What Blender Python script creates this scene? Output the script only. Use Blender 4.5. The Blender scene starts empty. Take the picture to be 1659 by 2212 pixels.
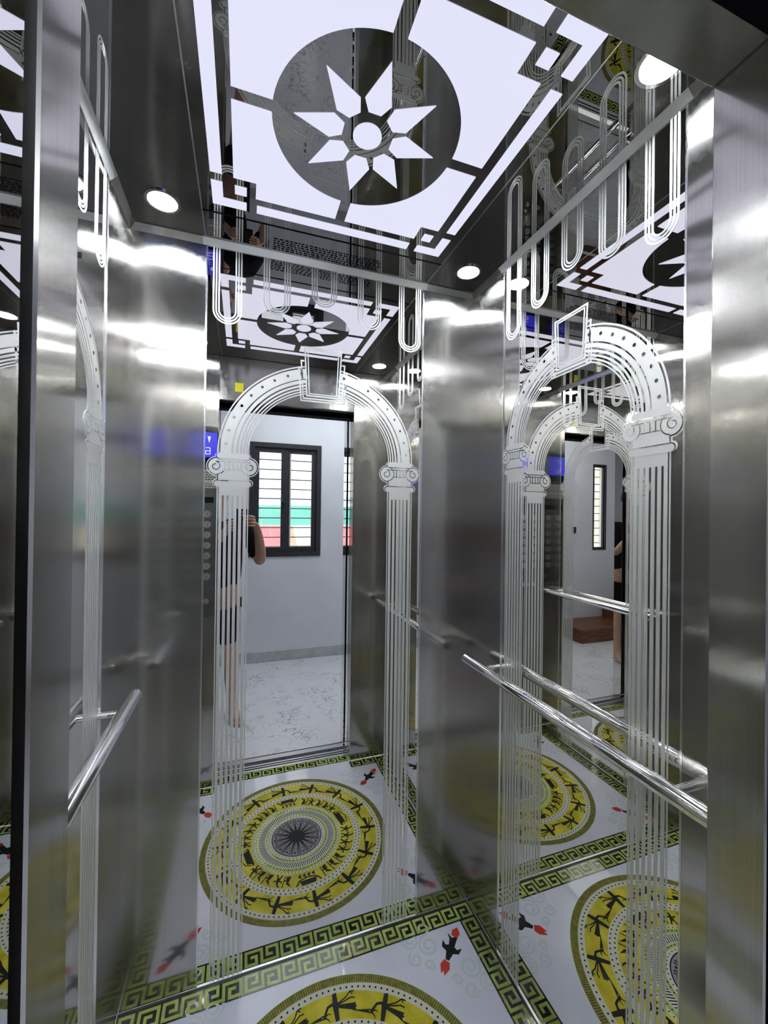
import bpy, bmesh, math, random
from mathutils import Vector, Matrix
from mathutils.geometry import tessellate_polygon
random.seed(7)
PI = math.pi
sc = bpy.context.scene
COL = sc.collection

# ------------------------------------------------------------------ camera, light, exposure
XL, XR, YB, YF, H = -0.334, 0.841, 1.40, 0.40, 2.34      # car interior: left, right, back, front, ceiling
CX, CY = 0.2535, 0.887                                    # centre of the car
JL, JR, HD = -0.131, 0.625, 2.10                          # door opening: left, right, head
EYE = 1.488
YAW, PITCH, ROLL, FPX = math.radians(18.97), math.radians(0.267), math.radians(0.746), 885.0

def make_camera():
    cd = bpy.data.cameras.new('camera')
    cd.sensor_fit = 'HORIZONTAL'; cd.sensor_width = 36.0
    cd.lens = 36.0 * FPX / 1659.0
    cd.clip_start = 0.004
    co = bpy.data.objects.new('camera', cd); COL.objects.link(co)
    f = Vector((math.sin(YAW)*math.cos(PITCH), math.cos(YAW)*math.cos(PITCH), math.sin(PITCH)))
    r0 = Vector((math.cos(YAW), -math.sin(YAW), 0)); u0 = r0.cross(f)
    r = math.cos(ROLL)*r0 + math.sin(ROLL)*u0
    u = -math.sin(ROLL)*r0 + math.cos(ROLL)*u0
    m = Matrix((r, u, -f)).transposed().to_4x4(); m.translation = (0, 0, EYE)
    co.matrix_world = m
    sc.camera = co
make_camera()

w = bpy.data.worlds.new('sky'); sc.world = w; w.use_nodes = True
bg = w.node_tree.nodes['Background']; bg.inputs['Color'].default_value = (0.88, 0.94, 1.0, 1); bg.inputs['Strength'].default_value = 3.2
sc.view_settings.view_transform = 'Standard'; sc.view_settings.look = 'None'
sc.view_settings.exposure = 0.0; sc.view_settings.gamma = 1.0; sc.view_settings.use_curve_mapping = False
PANEL_GLOW = 0.95          # backlit acrylic ceiling pattern
SPOT_GLOW = 360.0          # the four recessed downlights
HALL_FILL = 4.6            # unseen lamp added to brighten the landing
cy = sc.cycles
cy.max_bounces = 14; cy.glossy_bounces = 12; cy.diffuse_bounces = 3; cy.transmission_bounces = 8; cy.transparent_max_bounces = 12
cy.caustics_reflective = False; cy.caustics_refractive = False
cy.sample_clamp_indirect = 60.0; cy.sample_clamp_direct = 0.0
cy.blur_glossy = 0.3
cy.use_denoising = True; cy.use_light_tree = False

# ------------------------------------------------------------------ materials
def lin(r, g, b):
    f = lambda c: (c/255/12.92) if c <= 10 else ((c/255+0.055)/1.055)**2.4
    return (f(r), f(g), f(b), 1)
def nodes(name):
    m = bpy.data.materials.new(name); m.use_nodes = True
    nt = m.node_tree; return m, nt, nt.nodes['Principled BSDF']
def N(nt, t, **k):
    n = nt.nodes.new(t)
    for a, v in k.items(): setattr(n, a, v)
    return n
def plain(name, col, rough=0.5, metal=0.0, spec=0.5, coat=0.0):
    m, nt, b = nodes(name)
    b.inputs['Base Color'].default_value = col; b.inputs['Roughness'].default_value = rough
    b.inputs['Metallic'].default_value = metal; b.inputs['Specular IOR Level'].default_value = spec
    b.inputs['Coat Weight'].default_value = coat; b.inputs['Coat Roughness'].default_value = 0.03
    return m
def grainy(name, c1, c2, scale, rough=0.5, spec=0.5, coat=0.0, detail=5, lo=0.35, hi=0.65, stretch=(1, 1, 1), bump=0.0):
    m, nt, b = nodes(name)
    tc = N(nt, 'ShaderNodeNewGeometry'); mp = N(nt, 'ShaderNodeMapping'); mp.inputs['Scale'].default_value = stretch
    no = N(nt, 'ShaderNodeTexNoise'); no.inputs['Scale'].default_value = scale; no.inputs['Detail'].default_value = detail
    cr = N(nt, 'ShaderNodeValToRGB'); e = cr.color_ramp.elements
    e[0].position = lo; e[0].color = c1; e[1].position = hi; e[1].color = c2
    nt.links.new(tc.outputs['Position'], mp.inputs['Vector']); nt.links.new(mp.outputs['Vector'], no.inputs['Vector'])
    nt.links.new(no.outputs['Fac'], cr.inputs['Fac']); nt.links.new(cr.outputs['Color'], b.inputs['Base Color'])
    b.inputs['Roughness'].default_value = rough; b.inputs['Specular IOR Level'].default_value = spec
    b.inputs['Coat Weight'].default_value = coat; b.inputs['Coat Roughness'].default_value = 0.03
    if bump:
        bp = N(nt, 'ShaderNodeBump'); bp.inputs['Strength'].default_value = bump; bp.inputs['Distance'].default_value = 0.002
        nt.links.new(no.outputs['Fac'], bp.inputs['Height']); nt.links.new(bp.outputs['Normal'], b.inputs['Normal'])
    return m
def glow(name, col, s):
    m, nt, b = nodes(name)
    b.inputs['Base Color'].default_value = (0.02, 0.02, 0.02, 1)
    b.inputs['Emission Color'].default_value = col; b.inputs['Emission Strength'].default_value = s
    b.inputs['Roughness'].default_value = 0.25
    return m
def mirror(name, col, rough=0.015, wave=0.0):
    m, nt, b = nodes(name)
    b.inputs['Base Color'].default_value = col; b.inputs['Metallic'].default_value = 1; b.inputs['Roughness'].default_value = rough
    if wave:
        g = N(nt, 'ShaderNodeNewGeometry'); no = N(nt, 'ShaderNodeTexNoise'); no.inputs['Scale'].default_value = 2.2; no.inputs['Detail'].default_value = 0
        bp = N(nt, 'ShaderNodeBump'); bp.inputs['Strength'].default_value = wave; bp.inputs['Distance'].default_value = 0.01
        nt.links.new(g.outputs['Position'], no.inputs['Vector']); nt.links.new(no.outputs['Fac'], bp.inputs['Height']); nt.links.new(bp.outputs['Normal'], b.inputs['Normal'])
    return m
def brushed(name, col, rough, aniso, grain=0.25, axis=(0, 0, 1), haze=0.45, hrough=0.212):
    """vertical hairline steel: reflections smear sideways, stay crisp up and down, under a soft broad haze"""
    m, nt, b = nodes(name)
    out = nt.nodes['Material Output']; nt.nodes.remove(b)
    g = N(nt, 'ShaderNodeNewGeometry')
    cr = N(nt, 'ShaderNodeVectorMath', operation='CROSS_PRODUCT'); cr.inputs[1].default_value = axis
    nt.links.new(g.outputs['True Normal'], cr.inputs[0])
    mp = N(nt, 'ShaderNodeMapping'); mp.inputs['Scale'].default_value = tuple(2.0 if a else 900 for a in axis)
    no = N(nt, 'ShaderNodeTexNoise'); no.inputs['Scale'].default_value = 1.0; no.inputs['Detail'].default_value = 4
    nt.links.new(g.outputs['Position'], mp.inputs['Vector']); nt.links.new(mp.outputs['Vector'], no.inputs['Vector'])
    rp = N(nt, 'ShaderNodeValToRGB'); e = rp.color_ramp.elements
    e[0].position = 0.3; e[0].color = tuple(c*(1-grain) for c in col[:3]) + (1,); e[1].position = 0.7; e[1].color = col
    nt.links.new(no.outputs['Fac'], rp.inputs['Fac'])
    mx = N(nt, 'ShaderNodeMixShader'); mx.inputs['Fac'].default_value = haze
    for k, (r_, a_) in enumerate(((rough, -aniso), (hrough, -0.576))):
        gl = N(nt, 'ShaderNodeBsdfAnisotropic', distribution='GGX')
        gl.inputs['Roughness'].default_value = r_; gl.inputs['Anisotropy'].default_value = a_
        nt.links.new(rp.outputs['Color'], gl.inputs['Color']); nt.links.new(cr.outputs['Vector'], gl.inputs['Tangent'])
        nt.links.new(gl.outputs[0], mx.inputs[1+k])
    nt.links.new(mx.outputs[0], out.inputs['Surface'])
    return m

M = {}
M['mirror'] = mirror('polished mirror steel', (0.87, 0.86, 0.825, 1), 0.0, 0.010)
M['jamb'] = mirror('polished jamb steel', (0.80, 0.80, 0.80, 1), 0.0)
M['dark_mirror'] = mirror('smoked mirror steel', (0.36, 0.355, 0.35, 1), 0.0)
M['brushed'] = brushed('hairline steel', (0.56, 0.545, 0.515, 1), 0.110, 0.45, 0.12)
M['edge'] = plain('folded steel edge', (0.85, 0.85, 0.85, 1), 0.22, 1)
M['satin'] = plain('satin cove steel', (0.92, 0.92, 0.92, 1), 0.30, 1)
M['chrome'] = mirror('polished tube steel', (0.90, 0.90, 0.90, 1), 0.05)
M['alu'] = plain('sill aluminium', (0.62, 0.62, 0.62, 1), 0.3, 1)
M['black'] = plain('black shaft', (0.004, 0.004, 0.006, 1), 0.8, 0, 0.1)
M['gloss_black'] = plain('black glass', (0.006, 0.006, 0.008, 1), 0.08)
def etch_mat():
    m, nt, b = nodes('frosted etch')
    b.inputs['Base Color'].default_value = (0.80, 0.80, 0.77, 1); b.inputs['Metallic'].default_value = 0.75
    b.inputs['Roughness'].default_value = 0.50
    return m
M['etch'] = etch_mat()
M['panel_glow'] = glow('backlit acrylic', (0.80, 0.81, 1.0, 1), PANEL_GLOW)
M['spot_glow'] = glow('downlight lens', (0.86, 0.92, 1.0, 1), SPOT_GLOW)
M['hall_fill'] = glow('landing fill diffuser', (0.88, 0.95, 1.04, 1), HALL_FILL)
M['blue_glow'] = glow('blue display', (0.05, 0.05, 1.0, 1), 0.95)
M['white_glow'] = glow('display segments', (0.75, 0.8, 1.0, 1), 1.1)
FL = dict(rough=0.03, spec=0.32, coat=0.0)      # glossy sheet
FM = dict(rough=0.45, spec=0.15, coat=0.0)     # matt printed ink of the medallion
M['f_white'] = grainy('floor print white', lin(220, 222, 234), lin(228, 230, 242), 6, **FL)
M['f_cream'] = plain('floor print cream', lin(214, 214, 196), 0.45, 0, 0.15, 0.0)
M['f_yellow'] = grainy('floor print yellow', lin(180, 168, 26), lin(222, 210, 76), 14, **FM)
M['f_olive'] = grainy('floor print olive', lin(120, 118, 52), lin(158, 152, 74), 60, **FM)
M['f_black'] = plain('floor print black', lin(18, 20, 20), 0.45, 0, 0.15, 0.0)
M['f_green'] = grainy('floor print lime', lin(168, 184, 80), lin(190, 206, 108), 20, **FL)
M['f_dark'] = plain('floor print dark green', lin(24, 34, 26), 0.04, 0, 0.45, 0.0)
M['f_hatch'] = plain('floor print hatch', lin(84, 84, 40), 0.45, 0, 0.15, 0.0)
M['f_grey'] = plain('floor print grey', lin(150, 146, 150), 0.45, 0, 0.15, 0.0)
M['f_pale'] = plain('floor print pale scroll', lin(209, 219, 217), 0.04, 0, 0.45, 0.0)
M['f_red'] = plain('floor print red', lin(206, 62, 38), 0.04, 0, 0.45, 0.0)
M['plaster'] = grainy('white wall paint', lin(224, 226, 232), lin(232, 233, 238), 3, rough=0.6, spec=0.3)
def marble():
    m, nt, b = nodes('white marble tile')
    g = N(nt, 'ShaderNodeNewGeometry')
    n1 = N(nt, 'ShaderNodeTexNoise'); n1.inputs['Scale'].default_value = 9; n1.inputs['Detail'].default_value = 7; n1.inputs['Distortion'].default_value = 1.4
    r1 = N(nt, 'ShaderNodeValToRGB'); e = r1.color_ramp.elements
    e[0].position = 0.478; e[0].color = lin(228, 229, 234); e[1].position = 0.53; e[1].color = lin(228, 229, 234)
    k = e.new(0.502); k.color = lin(146, 148, 154)
    nt.links.new(g.outputs['Position'], n1.inputs['Vector']); nt.links.new(n1.outputs['Fac'], r1.inputs['Fac'])
    n2 = N(nt, 'ShaderNodeTexNoise'); n2.inputs['Scale'].default_value = 4; n2.inputs['Detail'].default_value = 2
    nt.links.new(g.outputs['Position'], n2.inputs['Vector'])
    r2 = N(nt, 'ShaderNodeValToRGB'); r2.color_ramp.elements[0].position = 0.42; r2.color_ramp.elements[1].position = 0.6
    nt.links.new(n2.outputs['Fac'], r2.inputs['Fac'])
    mx = N(nt, 'ShaderNodeMix', data_type='RGBA'); mx.inputs['A'].default_value = lin(228, 229, 234)
    nt.links.new(r2.outputs['Color'], mx.inputs['Factor']); nt.links.new(r1.outputs['Color'], mx.inputs['B'])
    nt.links.new(mx.outputs['Result'], b.inputs['Base Color']); b.inputs['Roughness'].default_value = 0.12
    return m
M['marble'] = marble()
M['skirt'] = grainy('grey marble skirting', lin(176, 182, 182), lin(196, 200, 200), 12, rough=0.2)
M['frame'] = grainy('charcoal window frame', lin(36, 36, 42), lin(46, 46, 52), 30, rough=0.4)
M['wood'] = grainy('brown wood step', lin(84, 46, 26), lin(132, 80, 48), 4, rough=0.35, stretch=(1.5, 14, 14))
M['skin'] = grainy('skin', lin(204, 158, 134), lin(220, 176, 152), 30, rough=0.55)
M['cloth'] = grainy('black cloth', lin(16, 16, 18), lin(24, 24, 27), 160, rough=0.9, spec=0.2)
M['hair'] = grainy('black hair', lin(12, 10, 10), lin(26, 22, 20), 120, rough=0.5)
M['lip'] = plain('lips', lin(160, 92, 84), 0.5)
M['eye'] = plain('eye', lin(20, 16, 16), 0.2)
M['paper'] = plain('yellow paper', lin(222, 214, 40), 0.6)
M['label'] = plain('pale label', lin(196, 190, 180), 0.4)
M['ink'] = plain('dark ink', lin(40, 36, 36), 0.5)
M['cop'] = brushed('control plate steel', (0.40, 0.40, 0.38, 1), 0.20, 0.30)
def pane_mat():
    m, nt, b = nodes('window pane')
    out = nt.nodes['Material Output']; nt.nodes.remove(b)
    tr = N(nt, 'ShaderNodeBsdfTransparent'); gl = N(nt, 'ShaderNodeBsdfGlossy'); gl.inputs['Roughness'].default_value = 0.02
    fr = N(nt, 'ShaderNodeFresnel'); fr.inputs['IOR'].default_value = 1.45
    mx = N(nt, 'ShaderNodeMixShader')
    ge = N(nt, 'ShaderNodeNewGeometry'); iv = N(nt, 'ShaderNodeMath', operation='SUBTRACT'); iv.inputs[0].default_value = 1
    ml = N(nt, 'ShaderNodeMath', operation='MULTIPLY')
    nt.links.new(ge.outputs['Backfacing'], iv.inputs[1]); nt.links.new(iv.outputs[0], ml.inputs[0]); nt.links.new(fr.outputs['Fac'], ml.inputs[1])
    nt.links.new(ml.outputs[0], mx.inputs['Fac']); nt.links.new(tr.outputs[0], mx.inputs[1]); nt.links.new(gl.outputs[0], mx.inputs[2])
    nt.links.new(mx.outputs[0], out.inputs['Surface'])
    return m
M['pane'] = pane_mat()
M['b_white'] = grainy('pale facade', lin(214, 216, 222), lin(224, 226, 230), 2, rough=0.8)
M['b_cream'] = grainy('cream facade', lin(222, 206, 182), lin(230, 216, 196), 2, rough=0.8)
M['b_glass'] = plain('far window glass', lin(186, 192, 202), 0.2)
M['teal'] = grainy('teal sheet', lin(92, 168, 154), lin(108, 182, 168), 1, rough=0.7)
M['redroof'] = grainy('red sheet', lin(226, 112, 116), lin(236, 130, 132), 1, rough=0.7)
M['blue_sign'] = plain('pale blue sign', lin(176, 196, 226), 0.6)

# ------------------------------------------------------------------ mesh helpers
class MB:
    def __init__(s): s.v = []; s.f = []; s.n = 0
    def lift(s, t):
        s.n += 1; return t + (s.n % 6)*2.5e-5      # no two overlapping faces share a plane
    def add(s, vs, fs):
        o = len(s.v); s.v += [tuple(a) for a in vs]; s.f += [tuple(i+o for i in q) for q in fs]; return s
    def box(s, x0, x1, y0, y1, z0, z1):
        v = [(x, y, z) for x in (x0, x1) for y in (y0, y1) for z in (z0, z1)]
        return s.add(v, [(0,1,3,2),(4,6,7,5),(0,4,5,1),(2,3,7,6),(0,2,6,4),(1,5,7,3)])
    def cbox(s, x0, x1, y0, y1, z0, z1, c):
        """box with chamfered edges (26-face)"""
        bm = bmesh.new(); bmesh.ops.create_cube(bm, size=1)
        for q in bm.verts: q.co = Vector(((x0+x1)/2+q.co.x*(x1-x0), (y0+y1)/2+q.co.y*(y1-y0), (z0+z1)/2+q.co.z*(z1-z0)))
        bmesh.ops.bevel(bm, geom=bm.edges[:], offset=c, segments=1, affect='EDGES')
        bm.verts.index_update()
        s.add([q.co for q in bm.verts], [[a.index for a in f.verts] for f in bm.faces]); bm.free(); return s
    def cyl(s, a, b, r, n=20, r2=None, caps=True):
        a = Vector(a); b = Vector(b); r2 = r if r2 is None else r2
        d = (b-a).normalized(); x = d.orthogonal().normalized(); y = d.cross(x)
        vs = []
        for k in range(n):
            t = 2*PI*k/n; e = x*math.cos(t)+y*math.sin(t); vs += [a+e*r, b+e*r2]
        fs = [(2*k, 2*((k+1) % n), 2*((k+1) % n)+1, 2*k+1) for k in range(n)]
        if caps: fs += [tuple(range(0, 2*n, 2))[::-1], tuple(range(1, 2*n, 2))]
        return s.add(vs, fs)
    def tube(s, pts, r, n=12):
        pts = [Vector(p) for p in pts]; vs = []; fs = []
        for i, p in enumerate(pts):
            d = (pts[min(i+1, len(pts)-1)]-pts[max(i-1, 0)]).normalized()
            x = d.orthogonal().normalized(); y = d.cross(x)
            for k in range(n):
                t = 2*PI*k/n; vs.append(p+(x*math.cos(t)+y*math.sin(t))*r)
        for i in range(len(pts)-1):
            for k in range(n):
                a = i*n+k; b_ = i*n+(k+1) % n; fs.append((a, b_, b_+n, a+n))
        fs += [tuple(range(n))[::-1], tuple(range((len(pts)-1)*n, len(pts)*n))]
        return s.add(vs, fs)
    # flat shapes on a plane: P maps (u, v, t) to the world, t is the height over the plane
    def poly(s, pts, P, t0, t1):
        n = len(pts); t1 = s.lift(t1)
        tri = tessellate_polygon([[Vector((a, b, 0)) for a, b in pts]])
        vs = [P(a, b, t1) for a, b in pts] + [P(a, b, t0) for a, b in pts]
        fs = [tuple(t) for t in tri] + [(k, (k+1) % n, n+(k+1) % n, n+k) for k in range(n)]
        return s.add(vs, fs)
    def strip(s, A, B, P, t0, t1, closed=False):
        n = len(A); vs = []; t1 = s.lift(t1)
        for (a, b), (c, d) in zip(A, B): vs += [P(a, b, t1), P(c, d, t1), P(a, b, t0), P(c, d, t0)]
        fs = []
        for k in range(n if closed else n-1):
            i = 4*k; j = 4*((k+1) % n); fs += [(i, i+1, j+1, j), (i, j, j+2, i+2), (i+1, i+3, j+3, j+1)]
        if not closed: fs += [(0, 2, 3, 1), (4*n-4, 4*n-3, 4*n-1, 4*n-2)]
        return s.add(vs, fs)
    def stroke(s, pts, wd, P, t0, t1, closed=False):
        pts = [Vector((a, b)) for a, b in pts]; n = len(pts); A = []; B = []
        for i in range(n):
            p0 = pts[i-1] if (i or closed) else None; p1 = pts[(i+1) % n] if (i < n-1 or closed) else None
            d0 = (pts[i]-p0).normalized() if p0 is not None else None
            d1 = (p1-pts[i]).normalized() if p1 is not None else None
            if d0 is None: d0 = d1
            if d1 is None: d1 = d0
            n0 = Vector((-d0.y, d0.x)); n1 = Vector((-d1.y, d1.x)); m = n0+n1
            if m.length < 1e-6: m = n0.copy()
            m.normalize(); k = min(2.0, 1/max(0.3, m.dot(n0)))
            wi = wd[i] if isinstance(wd, (list, tuple)) else wd
            A.append(tuple(pts[i]+m*k*wi/2)); B.append(tuple(pts[i]-m*k*wi/2))
        return s.strip(A, B, P, t0, t1, closed)
    def disc(s, u, v, r, P, t0, t1, n=24, rv=None):
        rv = rv or r
        return s.poly([(u+r*math.cos(2*PI*k/n), v+rv*math.sin(2*PI*k/n)) for k in range(n)], P, t0, t1)
    def ring(s, u, v, r0, r1, P, t0, t1, n=96):
        A = [(u+r1*math.cos(2*PI*k/n), v+r1*math.sin(2*PI*k/n)) for k in range(n)]
        B = [(u+r0*math.cos(2*PI*k/n), v+r0*math.sin(2*PI*k/n)) for k in range(n)]
        return s.strip(A, B, P, t0, t1, True)
    def stadium(s, u0, u1, v0, v1, P, t0, t1, n=8):
        r = (v1-v0)/2; c = (v0+v1)/2
        pts = [(u1-r+r*math.cos(a), c+r*math.sin(a)) for a in [(-0.5+k/n)*PI for k in range(n+1)]]
        pts += [(u0+r+r*math.cos(a), c+r*math.sin(a)) for a in [(0.5+k/n)*PI for k in range(n+1)]]
        return s.poly(pts, P, t0, t1)
    def build(s, name, mat, parent=None, smooth=False, bevel=0):
        me = bpy.data.meshes.new(name); me.from_pydata(s.v, [], s.f)
        bm = bmesh.new(); bm.from_mesh(me); bmesh.ops.recalc_face_normals(bm, faces=bm.faces[:]); bm.to_mesh(me); bm.free()
        me.materials.append(mat if not isinstance(mat, str) else M[mat])
        o = bpy.data.objects.new(name, me); COL.objects.link(o)
        if smooth:
            for p in me.polygons: p.use_smooth = True
            try: me.set_sharp_from_angle(angle=math.radians(40))
            except Exception: pass
        if bevel:
            b = o.modifiers.new('bevel', 'BEVEL'); b.width = bevel; b.segments = 2; b.limit_method = 'ANGLE'
        if parent is not None: o.parent = parent
        return o
def tag(o, label=None, cat=None, group=None, kind=None):
    for k, v in (('label', label), ('category', cat), ('group', group), ('kind', kind)):
        if v: o[k] = v
    return o
def empty(name, loc=(0, 0, 0)):
    o = bpy.data.objects.new(name, None); o.location = loc; o.empty_display_size = 0.05; COL.objects.link(o); return o
def local(parent, loc):
    """P-map builder helper for meshes written in world space under an empty at loc"""
    return Matrix.Translation(-Vector(loc))
def under(o, parent):
    """parent keeping world position"""
    o.parent = parent; o.matrix_parent_inverse = Matrix.Translation(parent.location).inverted() if parent.type == 'EMPTY' else Matrix()
    return o

# planes of the room
P_floor = lambda u, v, t: (u, v, t)
P_ceil = lambda u, v, t: (u, v, H-t)
P_back = lambda u, v, t: (u, YB-t, v)
P_right = lambda u, v, t: (XR-t, u, v)
P_left = lambda u, v, t: (XL+t, u, v)
P_front = lambda u, v, t: (u, YF+t, v)

# ------------------------------------------------------------------ structure of the lift car
S = 'structure'
floor = tag(MB().box(XL, XR, YF, YB, -0.03, 0).box(JL, JR, 0.33, YF, -0.03, 0).build('floor', 'f_white'), 'printed white lift floor with round medallion and meander border', None, None, S)
ceiling = tag(MB().box(XL-0.02, XR+0.02, YF-0.07, YB+0.02, H, H+0.03).build('ceiling', 'dark_mirror'), 'smoked mirror steel lift ceiling', None, None, S)

def wall(name, label, slab): return tag(slab.build(name, 'black'), label, None, None, S)
wall_back = wall('wall_back', 'back wall of the lift with etched mirror between hairline steel panels', MB().box(XL-0.02, XR+0.02, YB, YB+0.02, -0.03, H+0.03))
wall_left = wall('wall_left', 'left wall of the lift with etched mirror and handrail', MB().box(XL-0.02, XL, YF, YB, -0.03, H+0.03))
wall_right = wall('wall_right', 'right wall of the lift with etched mirror and handrail', MB().box(XR, XR+0.02, YF, YB, -0.03, H+0.03))
ZB, ZT = 0.006, H-0.0005
MT, BT = 0.002, 0.0045
MB0, MB1 = -0.118, 0.625          # back mirror panel, in x
MS0, MS1 = 0.583, 1.195           # side mirror panels, in y
def vpanel(P, u0, u1, t, name, mat, par, c=0.0018):
    b = MB(); a0, a1 = u0, u1
    A = [(a0, t-c), (a0+c, t), (a1-c, t), (a1, t-c)]
    vs = []
    for z in (ZB, ZT):
        vs += [P(a0, z, 0)] + [P(u, z, tt) for u, tt in A] + [P(a1, z, 0)]
    b.add(vs, [(k, k+1, k+7, k+6) for k in range(5)] + [(0, 5, 4, 3, 2, 1), (6, 7, 8, 9, 10, 11)])
    return b.build(name, mat, par)
for P, par, e0, m0, m1, e1 in ((P_back, wall_back, XL, MB0, MB1, XR), (P_left, wall_left, YF, MS0, MS1, YB), (P_right, wall_right, YF, MS0, MS1, YB)):
    vpanel(P, m0, m1, MT, 'mirror_panel', 'mirror', par, 0.0006)
    vpanel(P, e0, m0-0.0008, BT, 'hairline_panel', 'brushed', par)
    vpanel(P, m1+0.0008, e1, BT, 'hairline_panel', 'brushed', par)
    for e in (m0, m1):    # narrow folded seam that catches the light at the joint
        MB().poly([(e-0.0022, ZB), (e+0.0022, ZB), (e+0.0022, ZT), (e-0.0022, ZT)], P, 0.0, BT+0.0006).build('seam', 'edge', par)
    MB().poly([(e0, 0.0), (e1, 0.0), (e1, ZB), (e0, ZB)], P, 0, 0.0055).build('skirting_bead', 'alu', par)
# polished cove where walls meet the ceiling
CH = 0.016
def cove(P, u0, u1, name, mat, par):
    vs = []
    for u in (u0, u1): vs += [P(u, H-CH, BT), P(u, H-0.0002, BT+CH), P(u, H-0.0002, 0)]
    MB().add(vs, [(0, 1, 4, 3), (0, 3, 5, 2), (1, 2, 5, 4), (0, 2, 1), (3, 4, 5)]).build(name, mat, par)
for P, par, e0, m0, m1, e1 in ((P_back, wall_back, XL, MB0, MB1, XR), (P_left, wall_left, YF, MS0, MS1, YB), (P_right, wall_right, YF, MS0, MS1, YB)):
    cove(P, m0-0.012, m1+0.012, 'cove_strip', 'satin', par)
    cove(P, e0, m0-0.0125, 'cove_strip', 'brushed', par)
    cove(P, m1+0.0125, e1, 'cove_strip', 'brushed', par)

# front wall: two returns and the head over the doorway
wall_front = tag(MB().box(XL-0.02, XL, 0.33, YF, 0, H+0.03).box(XR, XR+0.02, 0.33, YF, 0, H+0.03).build('wall_front', 'black'), 'front wall of the lift around the open doorway', None, None, S)
MB().cbox(XL, JL, 0.33, YF, 0.0, H-0.0005, 0.002).build('return_panel', 'brushed', wall_front)
MB().cbox(JR, XR, 0.33, YF, 0.0, H-0.0005, 0.002).build('return_panel', 'brushed', wall_front)
head_b = brushed('hairline steel head', (0.40, 0.40, 0.38, 1), 0.20, 0.30, 0.10, (1, 0, 0))
MB().cbox(JL+0.0005, JR-0.0005, 0.33, YF, HD, H-0.0005, 0.002).build('head_panel', head_b, wall_front)
# sliding doors stand open beside the doorway, edges showing
for nm, x0, x1, lb in (('door_1', JL-0.42, JL-0.002, 'left car door panel slid open behind the return'), ('door_2', JR+0.002, JR+0.42, 'right car door panel slid open behind the return')):
    tag(MB().cbox(x0, x1, 0.268, 0.316, 0.012, HD-0.026, 0.002).build(nm, 'jamb'), lb, None, None, S)
# sills
trim = tag(MB().box(JL-0.3, JR+0.3, 0.268, 0.3295, -0.004, -0.001).build('trim_1', 'alu'), 'aluminium sill of the lift car at the doorway', None, None, S)
for y in (0.285, 0.305): MB().box(JL-0.2, JR+0.2, y-0.003, y+0.003, -0.0012, 0.0004).build('sill_groove', 'black', trim)
sill2 = tag(MB().box(JL-0.3, JR+0.3, 0.185, 0.232, -0.004, -0.001).build('trim_2', 'alu'), 'aluminium landing sill at the doorway', None, None, S)
MB().box(JL, JR, 0.186, 0.1905, -0.0012, 0.0004).build('sill_groove', 'black', sill2)
# landing door frame
frame = tag(MB().cbox(JL-0.10, JL, 0.155, 0.232, 0, HD+0.10, 0.0015).build('trim_3', 'jamb'), 'polished steel landing door frame', None, None, S)
MB().cbox(JR, JR+0.10, 0.155, 0.232, 0, HD+0.10, 0.0015).build('frame_jamb', 'jamb', frame)
MB().cbox(JL, JR, 0.155, 0.232, HD, HD+0.10, 0.0015).build('frame_head', 'jamb', frame)
tag(MB().box(JL-0.02, JR+0.02, 0.240, 0.318, HD-0.024, HD-0.001).build('trim_4', 'black'), 'black door track bar added to thicken the dark gap over the doorway', None, None, S)  # added black bar, makes the dark gap between the heads look thicker
# dark lift shaft round the car
tag(MB().box(-0.85, -0.84, 0.236, 1.6, -0.4, 2.9).box(1.35, 1.36, 0.236, 1.6, -0.4, 2.9).box(-0.85, 1.36, 1.59, 1.6, -0.4, 2.9)
    .box(-0.85, 1.36, 0.236, 1.6, 2.89, 2.9).box(-0.85, 1.36, 0.236, 1.6, -0.41, -0.4).build('wall_shaft', 'black'), 'dark lift shaft behind the car', None, None, S)

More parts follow.
